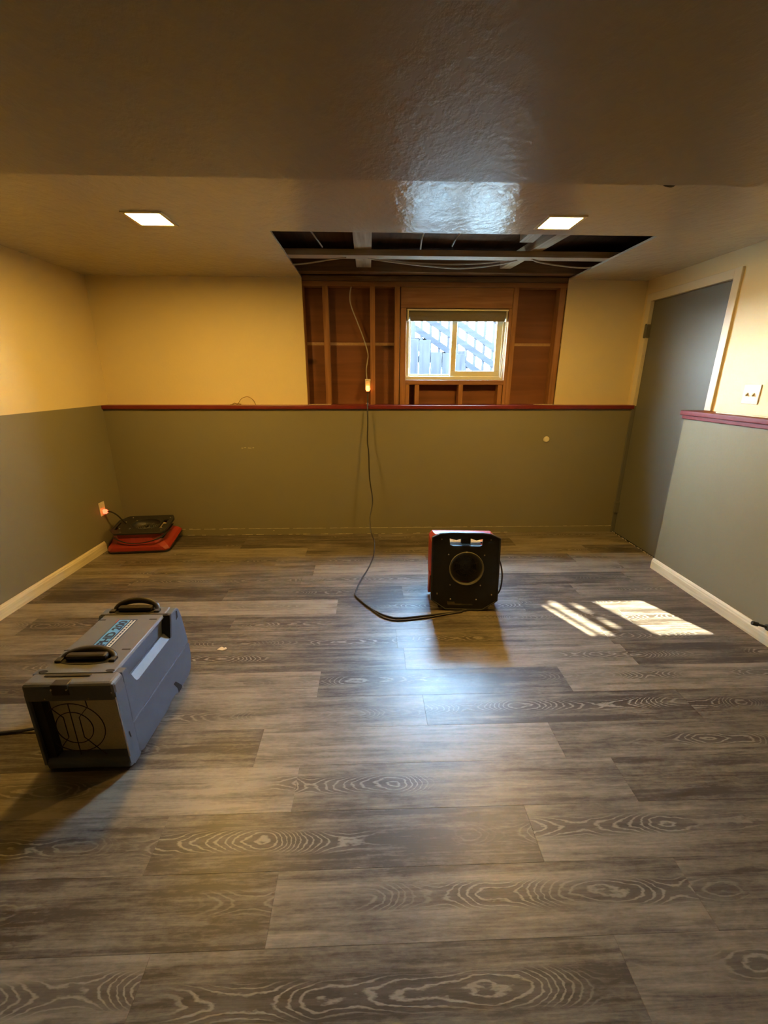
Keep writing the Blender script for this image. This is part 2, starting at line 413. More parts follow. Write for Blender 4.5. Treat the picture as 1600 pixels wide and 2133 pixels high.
M['wire'] = simple('dark_wire', (0.045, 0.022, 0.012), 0.4, 0.5, 0.3)
M['steel'] = simple('bright_steel', (0.62, 0.62, 0.60), 0.25, 0.5, 1.0)
M['cord'] = simple('black_rubber_cord', (0.018, 0.014, 0.012), 0.45, 0.5)
M['romex'] = simple('grey_sheathed_cable', (0.42, 0.38, 0.32), 0.5, 0.4)
M['red_fan'] = simple('red_moulded_plastic', (0.30, 0.026, 0.016), 0.36, 0.5, nscale=14, namt=0.15, coat=0.2)
M['blue_label'] = simple('sky_blue_print', (0.10, 0.36, 0.70), 0.4, 0.4)
M['navy'] = simple('navy_print', (0.012, 0.035, 0.10), 0.45, 0.4)
M['white_label'] = simple('white_print', (0.62, 0.64, 0.64), 0.4, 0.4)
M['red_label'] = simple('red_print', (0.5, 0.06, 0.03), 0.45, 0.4)
M['slot_light'] = simple('pale_slot_fill', (0.30, 0.25, 0.17), 0.5, 0.5, 0.0, nscale=120, namt=0.4)  # beige standing in for the lit floor seen through the handle slot
M['lamp'] = emissive('warm_lamp_diffuser', (1.0, 0.565, 0.11), LAMP)
M['lamp_trim'] = simple('cream_lamp_trim', (0.72, 0.64, 0.42), 0.4, 0.5)
M['plug_red'] = emissive('lit_plug', (1.0, 0.10, 0.04), 5.0)
M['plug_amber'] = emissive('lit_amber_plug', (1.0, 0.30, 0.06), 7.0)
M['copper'] = simple('thin_brass_wire', (0.30, 0.20, 0.06), 0.4, 0.5, 0.6)
M['caulk'] = simple('old_caulk_line', (0.55, 0.50, 0.34), 0.7, nscale=90, namt=0.35)
M['scrap'] = simple('pale_scrap', (0.70, 0.60, 0.42), 0.8)
M['funnel'] = simple('lightened_inlet_plastic', (0.13, 0.125, 0.105), 0.4, 0.5)  # inlet grey, lightened to stand in for the lit crescent inside
M['rubber'] = simple('black_rubber', (0.02, 0.02, 0.018), 0.6)
M['fence'] = wood('weathered_fence_board', (0.0075, 0.007, 0.008), (0.015, 0.0138, 0.016), 'z', 10, 0.9, 0.1, False)
M['fence_x'] = wood('weathered_stair_timber', (0.006, 0.006, 0.0072), (0.0105, 0.0105, 0.0125), 'x', 10, 0.9, 0.1, False)
M['ground'] = simple('pale_gravel', (0.30, 0.29, 0.26), 0.95, 0.1, nscale=20, namt=0.3)
M['siding'] = simple('house_siding', (0.45, 0.43, 0.38), 0.8)

# ------------------------------------------------------------------ room dimensions (metres)
D = 3.739            # face of the low back wall
U = 3.829            # face of the upper back wall
XL, XR, XP = -2.250, 2.309, 2.182
ZC, ZL = 2.169, 1.172
YB = -2.4            # wall behind the camera
ZN = ZC - 0.035      # near ceiling hangs a little lower
YS = 1.96            # where the lower ceiling ends
OX0, OX1, OYF = -0.541, 1.643, 2.703
OUT = 4.02           # outer face of the house
DY0, DY1, DZ = 2.907, 3.720, 2.001
YP = 2.926
def struct(o): o['kind'] = 'structure'; return o

# floor: slab with separate planks
floor = struct(box('floor', M['slab'], (XL - 0.1, XR + 0.1, YB - 0.1, OUT, -0.12, -0.006)))
PW, PL = 0.18, 1.20
row0 = 1.246
ends = {0: -0.451, -1: -0.277, -2: -0.681, -3: -0.281, -4: -0.568, 1: 0.234, 2: -0.255}
mesh_cache = {}
def plank_mesh(lx, ly):
    key = (round(lx, 3), round(ly, 3))
    if key not in mesh_cache:
        bm = bmesh.new(); g = 0.00015; bv = 0.0004
        hx, hy = lx / 2 - g, ly / 2 - g
        lo = [bm.verts.new(p) for p in ((-hx, -hy, -0.006), (hx, -hy, -0.006), (hx, hy, -0.006), (-hx, hy, -0.006))]
        mi = [bm.verts.new(p) for p in ((-hx, -hy, -bv), (hx, -hy, -bv), (hx, hy, -bv), (-hx, hy, -bv))]
        ix, iy = hx - bv, hy - bv
        hi = [bm.verts.new(p) for p in ((-ix, -iy, 0), (ix, -iy, 0), (ix, iy, 0), (-ix, iy, 0))]
        for A, B in ((lo, mi), (mi, hi)):
            for k in range(4): bm.faces.new((A[k], A[(k + 1) % 4], B[(k + 1) % 4], B[k]))
        bm.faces.new(hi)
        bmesh.ops.recalc_face_normals(bm, faces=bm.faces[:])
        me = bpy.data.meshes.new('plank'); bm.to_mesh(me); bm.free(); me.materials.append(M['plank'])
        mesh_cache[key] = me
    return mesh_cache[key]
r = math.floor((YB - row0) / PW)
while row0 + r * PW < D - 0.002:
    y0 = max(row0 + r * PW, YB); y1 = min(row0 + (r + 1) * PW, D)
    xr = XP if y1 < YP else XR
    e0 = ends.get(r, random.uniform(0, PL)) - 10 * PL
    while e0 < XL - PL: e0 += PL
    while e0 < xr:
        a, b_ = max(e0, XL), min(e0 + PL, xr)
        if b_ - a > 0.02 and y1 - y0 > 0.01:
            o = bpy.data.objects.new('plank', plank_mesh(b_ - a, y1 - y0)); o.location = ((a + b_) / 2, (y0 + y1) / 2, 0)
            link(o, floor)
        e0 += PL
    r += 1

# ceiling: far part with the cut-out, near part a little lower
ceiling = empty('ceiling'); struct(ceiling)
plate('drywall_panel', M['ceil'], [(XL - 0.1, YS), (XR + 0.1, YS), (XR + 0.1, OUT - 0.1), (OX1, OUT - 0.1), (OX1, OYF), (OX0, OYF), (OX0, OUT - 0.1), (XL - 0.1, OUT - 0.1)], [], 'z', ZC, ZC + 0.013, ceiling)
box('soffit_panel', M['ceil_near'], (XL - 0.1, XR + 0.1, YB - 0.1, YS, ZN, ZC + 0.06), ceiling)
ztop = 2.40
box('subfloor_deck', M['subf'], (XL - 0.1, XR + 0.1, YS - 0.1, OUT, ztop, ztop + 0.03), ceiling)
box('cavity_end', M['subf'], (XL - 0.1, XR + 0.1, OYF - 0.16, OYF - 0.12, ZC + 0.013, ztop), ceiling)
# members seen in the cut-out
box('batten', M['joist_x'], (OX0 - 0.5, OX1 + 0.5, 3.222, 3.312, ZC + 0.013, ZC + 0.051), ceiling, bev=0.002)
box('joist', M['joist_y'], (-0.095, 0.02, OYF - 0.10, 3.93, ZC + 0.052, ztop), ceiling, bev=0.002)
box('joist', M['joist_y'], (0.985, 1.075, OYF - 0.10, 3.13, ZC + 0.075, ztop), ceiling, bev=0.002)
rbox('joist_brace', M['joist_y'], (1.135, 3.22, ZC + 0.08), (0.085, 1.06, 0.055), (0, 0, 0.12), ceiling, bev=0.002)
box('ledger', M['old_x'], (OX0 - 0.4, OX1 + 0.4, 3.72, 3.815, ZC + 0.022, ZC + 0.15), ceiling, bev=0.003)
box('rim_joist', M['old_x'], (XL, XR, 3.955, 3.99, ZC + 0.002, ztop), ceiling)

# walls
def two_tone_wall(name, x0, x1, y0, y1):
    e = empty(name); struct(e)
    box('upper_panel', M['cream'], (x0, x1, y0, y1, ZL + 0.005, ZC + 0.25), e)
    box('lower_panel', M['grey'], (x0, x1, y0, y1, -0.1, ZL + 0.005), e)
    return e
wl = two_tone_wall('wall_left', XL - 0.12, XL, YB - 0.1, OUT)
wf = two_tone_wall('wall_front', XL, XR + 0.12, YB - 0.12, YB)
wbl = struct(box('wall_back_lower', M['grey'], (XL, XR, D, OUT - 0.04, -0.02, ZL - 0.028)))
wb = empty('wall_back'); struct(wb)
box('drywall_panel', M['cream'], (XL, OX0, U, U + 0.013, ZL, ZC), wb)
box('drywall_panel', M['cream'], (OX1, XR, U, U + 0.013, ZL, ZC), wb)
WX0, WX1, WZ0, WZ1 = 0.312, 1.172, 1.385, 1.950      # window rough opening
plate('siding', M['siding'], [(XL - 0.2, -0.1), (XR + 0.2, -0.1), (XR + 0.2, 2.6), (XL - 0.2, 2.6)], [[(WX0, WZ0), (WX1, WZ0), (WX1, WZ1), (WX0, WZ1)]], 'y', OUT - 0.03, OUT, wb)
FY0, FY1 = U + 0.013, 3.930          # framing faces
# sheathing sheets between the studs
SH0, SH1 = 3.932, 3.945
zs = 1.680
def sheath(x0, x1, z0, z1): box('sheathing_panel', M['sheath'], (x0, x1, SH0, SH1, z0, z1), wb, bev=0.001)
for x0, x1 in ((OX0 - 0.05, 0.262), (1.235, OX1 + 0.05)):
    sheath(x0, x1, ZL, zs - 0.012); sheath(x0, x1, zs + 0.012, ZC + 0.01)
    box('seam_strip', M['seam'], (x0, x1, SH0 + 0.004, SH1 + 0.006, zs - 0.012, zs + 0.012), wb)
sheath(0.262, 1.235, ZL, WZ0)
def stud(x, w=0.042, z0=ZL, z1=2.112, name='stud'):
    box(name, M['stud'], (x - w / 2, x + w / 2, FY0, FY1, z0, z1), wb, bev=0.002)
for x, w_ in ((-0.357, 0.046), (0.030, 0.042), (0.236, 0.042), (1.222, 0.042), (1.612, 0.05), (OX0 - 0.012, 0.04)): stud(x, w_)
stud(0.288, 0.048, ZL, 1.953, 'jack_stud'); stud(1.186, 0.026, ZL, 1.953, 'jack_stud')
box('header', M['stud_x'], (0.264, 1.200, FY0 + 0.004, FY1, 1.955, 2.110), wb, bev=0.003)
box('top_plate', M['stud_x'], (OX0 - 0.1, OX1 + 0.1, FY0 + 0.002, FY1, 2.112, 2.149), wb, bev=0.002)
box('top_plate', M['old_x'], (OX0 - 0.1, OX1 + 0.1, FY0 - 0.004, FY1, 2.151, 2.190), wb, bev=0.002)
box('rough_sill', M['stud_x'], (0.312, 1.173, FY0, FY1, WZ0 - 0.040, WZ0 - 0.002), wb, bev=0.002)
for x in (0.330, 0.415, 0.800, 1.148): stud(x, 0.038 if x != 0.33 else 0.034, ZL, WZ0 - 0.041, 'cripple_stud')
# pieces of mud line left at the foot of the opening
box('plaster_edge', M['caulk'], (OX0 + 0.01, OX0 + 0.20, U - 0.004, U + 0.02, ZL + 0.0, ZL + 0.008), wb)
box('plaster_edge', M['caulk'], (1.46, 1.63, U - 0.004, U + 0.02, ZL + 0.0, ZL + 0.008), wb)

# right side: door wall, recessed, then the low wall standing proud
wr = struct(plate('wall_right', M['cream'], [(YB, ZL + 0.005), (DY0 - 0.004, ZL + 0.005), (DY0 - 0.004, DZ + 0.004), (DY1 + 0.004, DZ + 0.004), (DY1 + 0.004, ZL + 0.005), (OUT - 0.03, ZL + 0.005), (OUT - 0.03, ZC + 0.25), (YB, ZC + 0.25)], [], 'x', XR, XR + 0.12))
wrl = struct(plate('wall_right_lower', M['grey'], [(DY1 + 0.004, 0), (D + 0.02, 0), (D + 0.02, ZL + 0.005), (DY1 + 0.004, ZL + 0.005)], [], 'x', XR, XR + 0.12))
wrb = struct(box('wall_right_outer', M['siding'], (XR + 0.121, XR + 0.2, YB, OUT, -0.1, 2.5)))
wrp = struct(box('wall_right_pony', M['grey'], (XP, XR + 0.10, YB, YP, -0.02, ZL - 0.012)))
# chipped line left where the back skirting came off
def ragged_line(name, p0, p1, n, up, thick, amp, mat, parent, skip=0.12):
    bm = bmesh.new(); p0, p1 = Vector(p0), Vector(p1); rnd = random.Random(5)
    d = (p1 - p0).normalized(); nrm = d.cross(Vector((0, 0, 1)))
    for i in range(n):
        if rnd.random() < skip: continue
        a = p0.lerp(p1, i / n); b_ = p0.lerp(p1, (i + 1) / n)
        t = thick * rnd.uniform(0.35, 1.3) ; z = rnd.uniform(-amp, amp)
        q = [a + Vector((0, 0, z)), b_ + Vector((0, 0, z)), b_ + Vector((0, 0, z + t)), a + Vector((0, 0, z + t))]
        A = [bm.verts.new(v) for v in q]; B = [bm.verts.new(v + nrm * 0.0022) for v in q]
        bm.faces.new(A); bm.faces.new(B[::-1])
        for k in range(4): bm.faces.new((A[k], B[k], B[(k + 1) % 4], A[(k + 1) % 4]))
    return mesh_obj(name, bm, mat, parent)
ragged_line('caulk_line', (-1.78, D, 0.060), (XR, D, 0.058), 120, 0, 0.0040, 0.0008, M['caulk'], wbl, 0.04)
ragged_line('caulk_line', (-1.70, D, 0.001), (1.3, D, 0.001), 90, 0, 0.004, 0.0005, M['caulk'], wbl, 0.55)
for (x, z, s) in ((-1.115, 0.812, 0.010), (-1.09, 0.815, 0.013), (-1.062, 0.813, 0.008), (-1.045, 0.812, 0.014), (-1.02, 0.814, 0.010), (1.10, 0.064, 0.012), (0.35, 0.035, 0.008), (-0.9, 0.04, 0.008)):
    box('paint_chip', M['caulk'], (x - s, x + s * 0.4, D - 0.0015, D + 0.001, z - 0.002, z + 0.002), wbl)

# red caps
trim1 = struct(box('trim_1', M['red_trim'], (XL + 0.001, XR - 0.001, D - 0.022, U + 0.10, ZL - 0.026, ZL + 0.004), None, bev=0.004))
trim2 = struct(box('trim_2', M['red_trim'], (XP - 0.022, XR + 0.02, YB, YP + 0.022, ZL - 0.012, ZL + 0.018), None, bev=0.005))
box('bed_mould', M['red_trim'], (XP - 0.012, XP + 0.002, YB, YP + 0.01, ZL - 0.036, ZL - 0.0125), trim2, bev=0.003)

# baseboards
def baseboard(name, xw, y0, y1, side):
    t = 0.016 * side
    pts = [(xw, 0), (xw + t, 0), (xw + t, 0.058), (xw + t * 0.8, 0.064), (xw + t * 0.75, 0.070), (xw + t * 0.35, 0.080), (xw, 0.082)]
    return struct(prism(name, M['pine'], pts, 'y', y0, y1))
baseboard('baseboard_left', XL, YB, 3.40, 1)
baseboard('baseboard_right', XP, YB, YP + 0.004, -1)
# old grout line along the door recess
ragged_line('caulk_line', (XR - 0.0, 3.735, 0.002), (XR, 2.95, 0.002), 60, 0, 0.005, 0.001, M['caulk'], wrl, 0.3)

# door
door = empty('door_1', (0, 0, 0)); struct(door)
leaf = box('door_leaf', M['door'], (XR + 0.012, XR + 0.050, DY0 + 0.003, DY1 - 0.003, 0.006, DZ - 0.002), door, bev=0.002)
cw = 0.058
def casing(y0, y1, z0, z1, m): box('casing', m, (XR - 0.016, XR + 0.004, y0, y1, z0, z1), door, bev=0.003)
casing(DY0 - cw, DY0, ZL + 0.02, DZ + cw, M['casing'])
casing(DY1, DY1 + cw, ZL + 0.006, DZ + cw, M['casing'])
casing(DY0, DY1, DZ, DZ + cw, M['casing'])
box('jamb', M['casing'], (XR + 0.004, XR + 0.11, DY0 - 0.003, DY0 + 0.001, 0, DZ + 0.003), door)
box('jamb', M['door'], (XR + 0.004, XR + 0.11, DY1 - 0.001, DY1 + 0.003, 0, ZL), door)
box('jamb', M['casing'], (XR + 0.004, XR + 0.11, DY1 - 0.001, DY1 + 0.003, ZL, DZ + 0.003), door)
box('casing', M['door'], (XR - 0.016, XR + 0.004, DY1, D - 0.001, 0.0, ZL - 0.027), door, bev=0.001)
box('jamb', M['casing'], (XR + 0.004, XR + 0.11, DY0, DY1, DZ, DZ + 0.003), door)
for z in (1.775, 0.25):
    hg = box('hinge', M['door'], (XR - 0.022, XR + 0.014, DY1 - 0.016, DY1 + 0.020, z - 0.05, z + 0.05), door, bev=0.002)
    lathe('hinge_pin', M['door'], [(0.006, -0.055), (0.006, 0.055)], (XR - 0.022, DY1 + 0.002, z), 'z', hg, 12, (True, True))

# window
win = empty('window_1', ((WX0 + WX1) / 2, 3.93, WZ0)); struct(win); win_off = Vector(win.location)
def wpart(name, mat, b, parent=win, bev=0.002):
    o = box(name, mat, b, None, bev=bev)
    o.parent = parent; o.matrix_parent_inverse = Matrix.Translation(-win_off)
    return o
fy0, fy1 = 3.885, 3.985
ft = 0.030
wpart('frame_rail', M['vinyl'], (WX0, WX1, fy0, fy1, WZ0, WZ0 + ft)); wpart('frame_rail', M['vinyl'], (WX0, WX1, fy0, fy1, WZ1 - ft, WZ1))
wpart('frame_stile', M['vinyl'], (WX0, WX0 + ft, fy0, fy1, WZ0 + ft, WZ1 - ft)); wpart('frame_stile', M['vinyl'], (WX1 - ft, WX1, fy0, fy1, WZ0 + ft, WZ1 - ft))
xm = 0.722
def sash(x0, x1, y0, y1, t, z0, z1, name):
    e = bpy.data.objects.new(name, None); link(e, win); e.matrix_parent_inverse = Matrix.Translation(-win_off)
    for nm, b_ in (('sash_rail', (x0, x1, y0, y1, z0, z0 + t)), ('sash_rail', (x0, x1, y0, y1, z1 - t, z1)), ('sash_stile', (x0, x0 + t, y0, y1, z0 + t, z1 - t)), ('sash_stile', (x1 - t, x1, y0, y1, z0 + t, z1 - t))):
        o = box(nm, M['vinyl'], b_, e, bev=0.002)
    box('pane', M['glass'], (x0 + t - 0.004, x1 - t + 0.004, (y0 + y1) / 2 - 0.002, (y0 + y1) / 2 + 0.002, z0 + t - 0.004, z1 - t + 0.004), e)
    return e
sash(WX0 + ft, xm + 0.006, 3.935, 3.960, 0.018, WZ0 + ft, WZ1 - ft, 'fixed_sash')
sash(xm - 0.012, WX1 - ft, 3.902, 3.930, 0.045, WZ0 + ft, WZ1 - ft, 'sliding_sash')
wpart('latch', M['white_pl'], (xm - 0.016, xm - 0.006, 3.888, 3.902, 1.60, 1.66))

# roller blind rolled up at the head of the window
bl = empty('roller_blind', ((WX0 + WX1) / 2, 3.865, 1.865))
tag(bl, 'rolled-up taupe roller blind across the top of the small window', 'blind')
def bpart(name, o):
    o.parent = bl; o.matrix_parent_inverse = Matrix.Translation(-Vector(bl.location)); return o
bpart('roll', lathe('fabric_roll', M['blind'], [(0.030, 0.335), (0.033, 0.345), (0.033, 1.140), (0.030, 1.15)], (0, 3.866, 1.902), 'x', None, 20, (True, True)))
bpart('b', box('hanging_fabric', M['blind'], (0.345, 1.140, 3.835, 3.8375, 1.858, 1.905)))
bpart('b', box('hem_bar', M['blind'], (0.345, 1.140, 3.832, 3.841, 1.852, 1.864), None, bev=0.002))
bpart('b', box('head_rail', M['white_pl'], (0.318, 1.168, 3.838, 3.884, 1.934, 1.946), None, bev=0.002))
for x in (0.320, 1.150):
    bpart('b', box('bracket', M['white_pl'], (x, x + 0.012, 3.832, 3.884, 1.855, 1.935), None, bev=0.003))
bpart('b', tube('pull_cord', M['white_pl'], [(1.150, 3.83, 1.89), (1.148, 3.828, 1.70), (1.135, 3.828, 1.46), (1.142, 3.828, 1.40), (1.152, 3.828, 1.46), (1.156, 3.83, 1.70), (1.156, 3.83, 1.88)], 0.0022, None, 6, 6))

# ------------------------------------------------------------------ outside
ground = struct(box('ground', M['ground'], (-25, 25, OUT + 0.0, 40, 1.0, 1.08)))
fence = empty('wooden_fence', (0.6, 5.5, 1.08)); tag(fence, 'weathered board fence outside the window, lower left of the glass', 'fence')
def fpart(o): o.parent = fence; o.matrix_parent_inverse = Matrix.Translation(-Vector(fence.location)); return o
for i in range(12):
    x = -0.55 + i * 0.145
    top = 1.86 if x < 0.74 else 1.70
    fpart(box('board', M['fence'], (x, x + 0.138, 5.50 + 0.004 * (i % 2), 5.52 + 0.004 * (i % 2), 1.09, top - 0.01 * (i % 3)), None, bev=0.003))
for z in (1.25, 1.62): fpart(box('rail', M['fence_x'], (-0.55, 1.2, 5.526, 5.565, z - 0.04, z + 0.04), None, bev=0.003))
fpart(box('post', M['fence'], (0.47, 0.56, 5.53, 5.62, 1.08, 2.05), None, bev=0.004))
fpart(box('post', M['fence'], (1.10, 1.19, 5.53, 5.62, 1.08, 1.72), None, bev=0.004))

stair = empty('outdoor_stair_railing', (0.8, 5.9, 1.08)); tag(stair, 'dark timber stair railing sloping down to the right outside the window', 'railing')
def spart(o): o.parent = stair; o.matrix_parent_inverse = Matrix.Translation(-Vector(stair.location)); return o
SL = -0.62
def zline(x, z84): return z84 + SL * (x - 0.84)
def rail(z84, xa, xb, t, y0, y1, name='rail'):
    pts = [(xa, zline(xa, z84) - t / 2), (xb, zline(xb, z84) - t / 2), (xb, zline(xb, z84) + t / 2), (xa, zline(xa, z84) + t / 2)]
    spart(prism(name, M['fence_x'], pts, 'y', y0, y1, None))
rail(1.66, -0.7, 1.75, 0.10, 5.88, 5.92, 'stringer')
rail(1.86, -0.7, 1.9, 0.085, 5.885, 5.915)
rail(2.07, -0.7, 1.95, 0.085, 5.885, 5.915)
rail(2.27, -0.7, 1.95, 0.085, 5.885, 5.915)
rail(2.60, -0.66, 1.95, 0.05, 5.875, 5.925, 'handrail')
x = -0.62
while x < 1.95:
    spart(box('baluster', M['fence'], (x - 0.017, x + 0.017, 5.89, 5.91, max(1.085, zline(x, 1.62)), zline(x, 2.59)), None)); x += 0.118
spart(box('upright_post', M['fence'], (-0.285, -0.185, 5.86, 5.96, 1.08, 4.3), None, bev=0.006))  # unseen post added to block sun and stripe the floor patch
spart(box('upright_post', M['fence'], (-0.405, -0.345, 5.87, 5.93, 1.08, 4.3), None, bev=0.006))  # second unseen post, added as a sun blocker
for x in (-0.70, -0.595, -0.495): spart(box('sun_blocker_bar', M['fence'], (x - 0.016, x + 0.016, 5.89, 5.91, 1.085, 4.3), None))  # unseen bars added to cut thin shadow lines into the sun patch
for z in (3.44, 3.62, 3.80): spart(box('sun_blocker_rail', M['fence_x'], (-0.40, -0.20, 5.90, 5.93, z - 0.03, z + 0.03), None, bev=0.003))  # unseen rails added to break the sun into fragments
spart(box('blocker_top_rail', M['fence_x'], (-0.75, -0.20, 5.87, 5.95, 4.28, 4.34), None, bev=0.003))  # unseen rail joining the added sun blockers
spart(box('upright_post', M['fence'], (1.90, 1.99, 5.85, 5.95, 1.08, 2.35), None, bev=0.006))
for k in range(7):
    xx = -0.05 + k * 0.27
    spart(box('tread', M['fence_x'], (xx - 0.02, xx + 0.29, 5.93, 6.75, max(1.09, zline(xx, 1.64)) , max(1.09, zline(xx, 1.64)) + 0.04), None, bev=0.004))

# ------------------------------------------------------------------ ceiling lamps
def lamp(x, y, label):
    e = empty('ceiling_light', (x, y, ZC)); tag(e, label, 'ceiling light', 'square recessed ceiling lights')
    s, s2 = 0.100, 0.083
    sq = lambda k: [(-k, -k), (k, -k), (k, k), (-k, k)]
    plate('trim_ring', M['lamp_trim'], sq(s), [sq(s2)], 'z', -0.006, 0.0, e)
    box('diffuser', M['lamp'], (-s2, s2, -s2, s2, -0.004, 0.002), e)
    return e
lamp(-1.105, 2.530, 'glowing square recessed ceiling light over the yellow corner, above the flat air mover')
lamp(0.990, 2.503, 'glowing square recessed ceiling light beside the cut-out, nearer the grey door')
hook = tube('ceiling_hook', M['cord'], [(1.215, 2.035, ZC + 0.001), (1.225, 2.030, ZC - 0.008), (1.255, 2.036, ZC - 0.010), (1.275, 2.046, ZC - 0.004)], [0.003, 0.005, 0.005, 0.002], None, 8, 4)
tag(hook, 'small dark hook in the ceiling right of the bright lamp', 'hook')

# ------------------------------------------------------------------ cables in the open framing
def cable(pts, r, label, mat='romex', name='cable', group=None, n=6, spline=8):
    o = tube(name, M[mat], pts, r, None, n, spline); return tag(o, label, 'cable', group)
zc = ZC + 0.004
cable([(-0.66, 3.50, zc + 0.02), (-0.577, 3.443, zc), (-0.432, 3.383, zc - 0.004), (-0.253, 3.313, zc + 0.006), (-0.15, 3.27, zc + 0.008)], 0.0055, 'grey cable drooping under the batten at the left end of the ceiling cut-out')
cable([(0.0, 3.28, zc + 0.009), (0.073, 3.315, zc + 0.004), (0.385, 3.403, zc - 0.006), (0.67, 3.446, zc - 0.012), (0.898, 3.381, zc - 0.004), (1.03, 3.29, zc + 0.008)], 0.0055, 'longest grey cable sagging below the batten in the middle of the ceiling cut-out')
cable([(0.05, 3.30, zc + 0.012), (0.30, 3.38, zc + 0.006), (0.60, 3.425, zc + 0.008), (0.85, 3.37, zc + 0.008), (0.98, 3.30, zc + 0.012)], 0.0055, 'second grey cable lying just above the longest sagging one')
cable([(1.12, 3.26, zc + 0.009), (1.203, 3.318, zc + 0.002), (1.434, 3.414, zc), (1.617, 3.463, zc + 0.004), (1.75, 3.50, zc + 0.03)], 0.0055, 'grey cable drooping at the right end of the ceiling cut-out')
for (xa, ya, xb, yb), lb in zip(((-0.36, 3.02, -0.325, 3.42), (0.030, 2.95, -0.005, 3.52), (0.352, 2.95, 0.378, 3.50), (0.60, 2.95, 0.585, 3.36)),
        ('thin pale cable curving in the dark left bay of the ceiling cut-out', 'white cable hanging beside the middle joist of the ceiling cut-out', 'short pale cable in the dark ceiling bay straight above the window header left end', 'short pale cable in the dark ceiling bay above the middle of the window')):
    cable([(xa, ya, 2.27), ((xa + xb) / 2 - 0.008, (ya + yb) / 2, 2.285), (xb, yb, 2.28)], 0.0055, lb)
cable([(-0.142, 3.87, 2.150), (-0.145, 3.868, 2.115), (-0.156, 3.862, 2.049), (-0.149, 3.865, 1.974), (-0.1, 3.868, 1.85), (-0.049, 3.87, 1.723), (-0.012, 3.872, 1.60), (-0.016, 3.872, 1.539), (-0.027, 3.87, 1.468), (-0.022, 3.868, 1.385)], 0.0055, 'grey cable running down the open stud bay to the outlet')
loop = tube('thin_wire', M['copper'], [(-1.19, 3.80, ZL + 0.006), (-1.16, 3.79, ZL + 0.020), (-1.14, 3.80, ZL + 0.008), (-1.10, 3.79, ZL + 0.055), (-1.05, 3.80, ZL + 0.072), (-1.005, 3.80, ZL + 0.048), (-0.985, 3.80, ZL + 0.006)], 0.0028, None, 6, 8)
tag(loop, 'loop of thin brass wire lying on the red back ledge', 'wire')
loop2 = tube('wire_end', M['copper'], [(-1.20, 3.79, ZL + 0.006), (-1.15, 3.78, ZL + 0.012), (-1.11, 3.80, ZL + 0.007), (-1.13, 3.77, ZL + 0.018), (-1.18, 3.77, ZL + 0.006)], 0.0024, loop, 6, 6)

# outlet in the stud bay
oe = empty('framing_outlet', (-0.012, 3.842, 1.30)); tag(oe, 'white electrical outlet box nailed to the open stud left of the window', 'outlet')
def at(o, e): o.parent = e; o.matrix_parent_inverse = Matrix.Translation(-Vector(e.location)); return o
at(box('outlet_box', M['white_pl'], (-0.038, 0.008, 3.842, 3.90, 1.300, 1.392), None, bev=0.003), oe)
at(box('receptacle', M['ivory'], (-0.034, 0.004, 3.838, 3.843, 1.318, 1.380), None, bev=0.002), oe)

# the long cord from the open framing to the standing air mover
cordE = empty('extension_cord', (-0.02, 3.69, ZL)); tag(cordE, 'long dark cord from framing outlet over red ledge down to the floor and standing fan', 'cord')
at(box('plug', M['plug_amber'], (-0.030, 0.000, 3.800, 3.838, 1.290, 1.335), None, bev=0.004), cordE)
at(box('connector', M['white_pl'], (-0.030, -0.010, 3.775, 3.795, ZL + 0.010, ZL + 0.022), None, bev=0.003), cordE)
hang = [(-0.014, 3.812, 1.30), (-0.016, 3.795, 1.24), (-0.018, 3.775, 1.195), (-0.019, 3.735, 1.186), (-0.019, 3.703, 1.176), (-0.018, 3.692, 1.12), (-0.018, 3.68, 1.033), (-0.022, 3.66, 0.88), (-0.012, 3.64, 0.78), (-0.006, 3.60, 0.572), (0.018, 3.54, 0.381), (-0.006, 3.46, 0.253), (0.001, 3.38, 0.16), (0.030, 3.28, 0.098),
        (0.022, 3.17, 0.030), (0.000, 3.07, 0.007), (-0.034, 2.915, 0.0065), (-0.073, 2.776, 0.0065), (-0.107, 2.58, 0.0065), (-0.084, 2.494, 0.0065), (0.016, 2.346, 0.0065), (0.112, 2.272, 0.0065), (0.185, 2.257, 0.0065), (0.338, 2.28, 0.0065), (0.50, 2.31, 0.0065), (0.60, 2.335, 0.0065)]
at(tube('cord', M['cord'], hang, 0.0055, None, 8, 8), cordE)
at(tube('cord', M['cord'], [(0.005, 2.352, 0.0055), (0.05, 2.292, 0.0055), (0.083, 2.258, 0.0055), (0.15, 2.232, 0.0055), (0.25, 2.240, 0.0055), (0.36, 2.262, 0.0055), (0.46, 2.29, 0.0055), (0.57, 2.318, 0.0055)], 0.0045, None, 8, 8), cordE)

# outlet and plug on the left wall
ol = empty('wall_outlet', (XL, 3.46, 0.35)); tag(ol, 'ivory outlet plate on the grey left wall above the flat air mover', 'outlet')
at(box('cover_plate', M['ivory'], (XL, XL + 0.006, 3.424, 3.498, 0.292, 0.408), None, bev=0.003), ol)
at(box('receptacle', M['white_pl'], (XL + 0.005, XL + 0.009, 3.444, 3.478, 0.362, 0.394), None, bev=0.006), ol)
at(box('receptacle', M['white_pl'], (XL + 0.005, XL + 0.009, 3.444, 3.478, 0.306, 0.338), None, bev=0.006), ol)
pc = empty('power_cord', (XL + 0.01, 3.46, 0.32)); tag(pc, 'short black cord with red-lit plug in the left wall outlet', 'cord')
at(lathe('plug', M['plug_red'], [(0.010, 0.0), (0.020, 0.004), (0.019, 0.022), (0.010, 0.034)], (XL + 0.009, 3.461, 0.326), 'x', None, 20, (True, True)), pc)
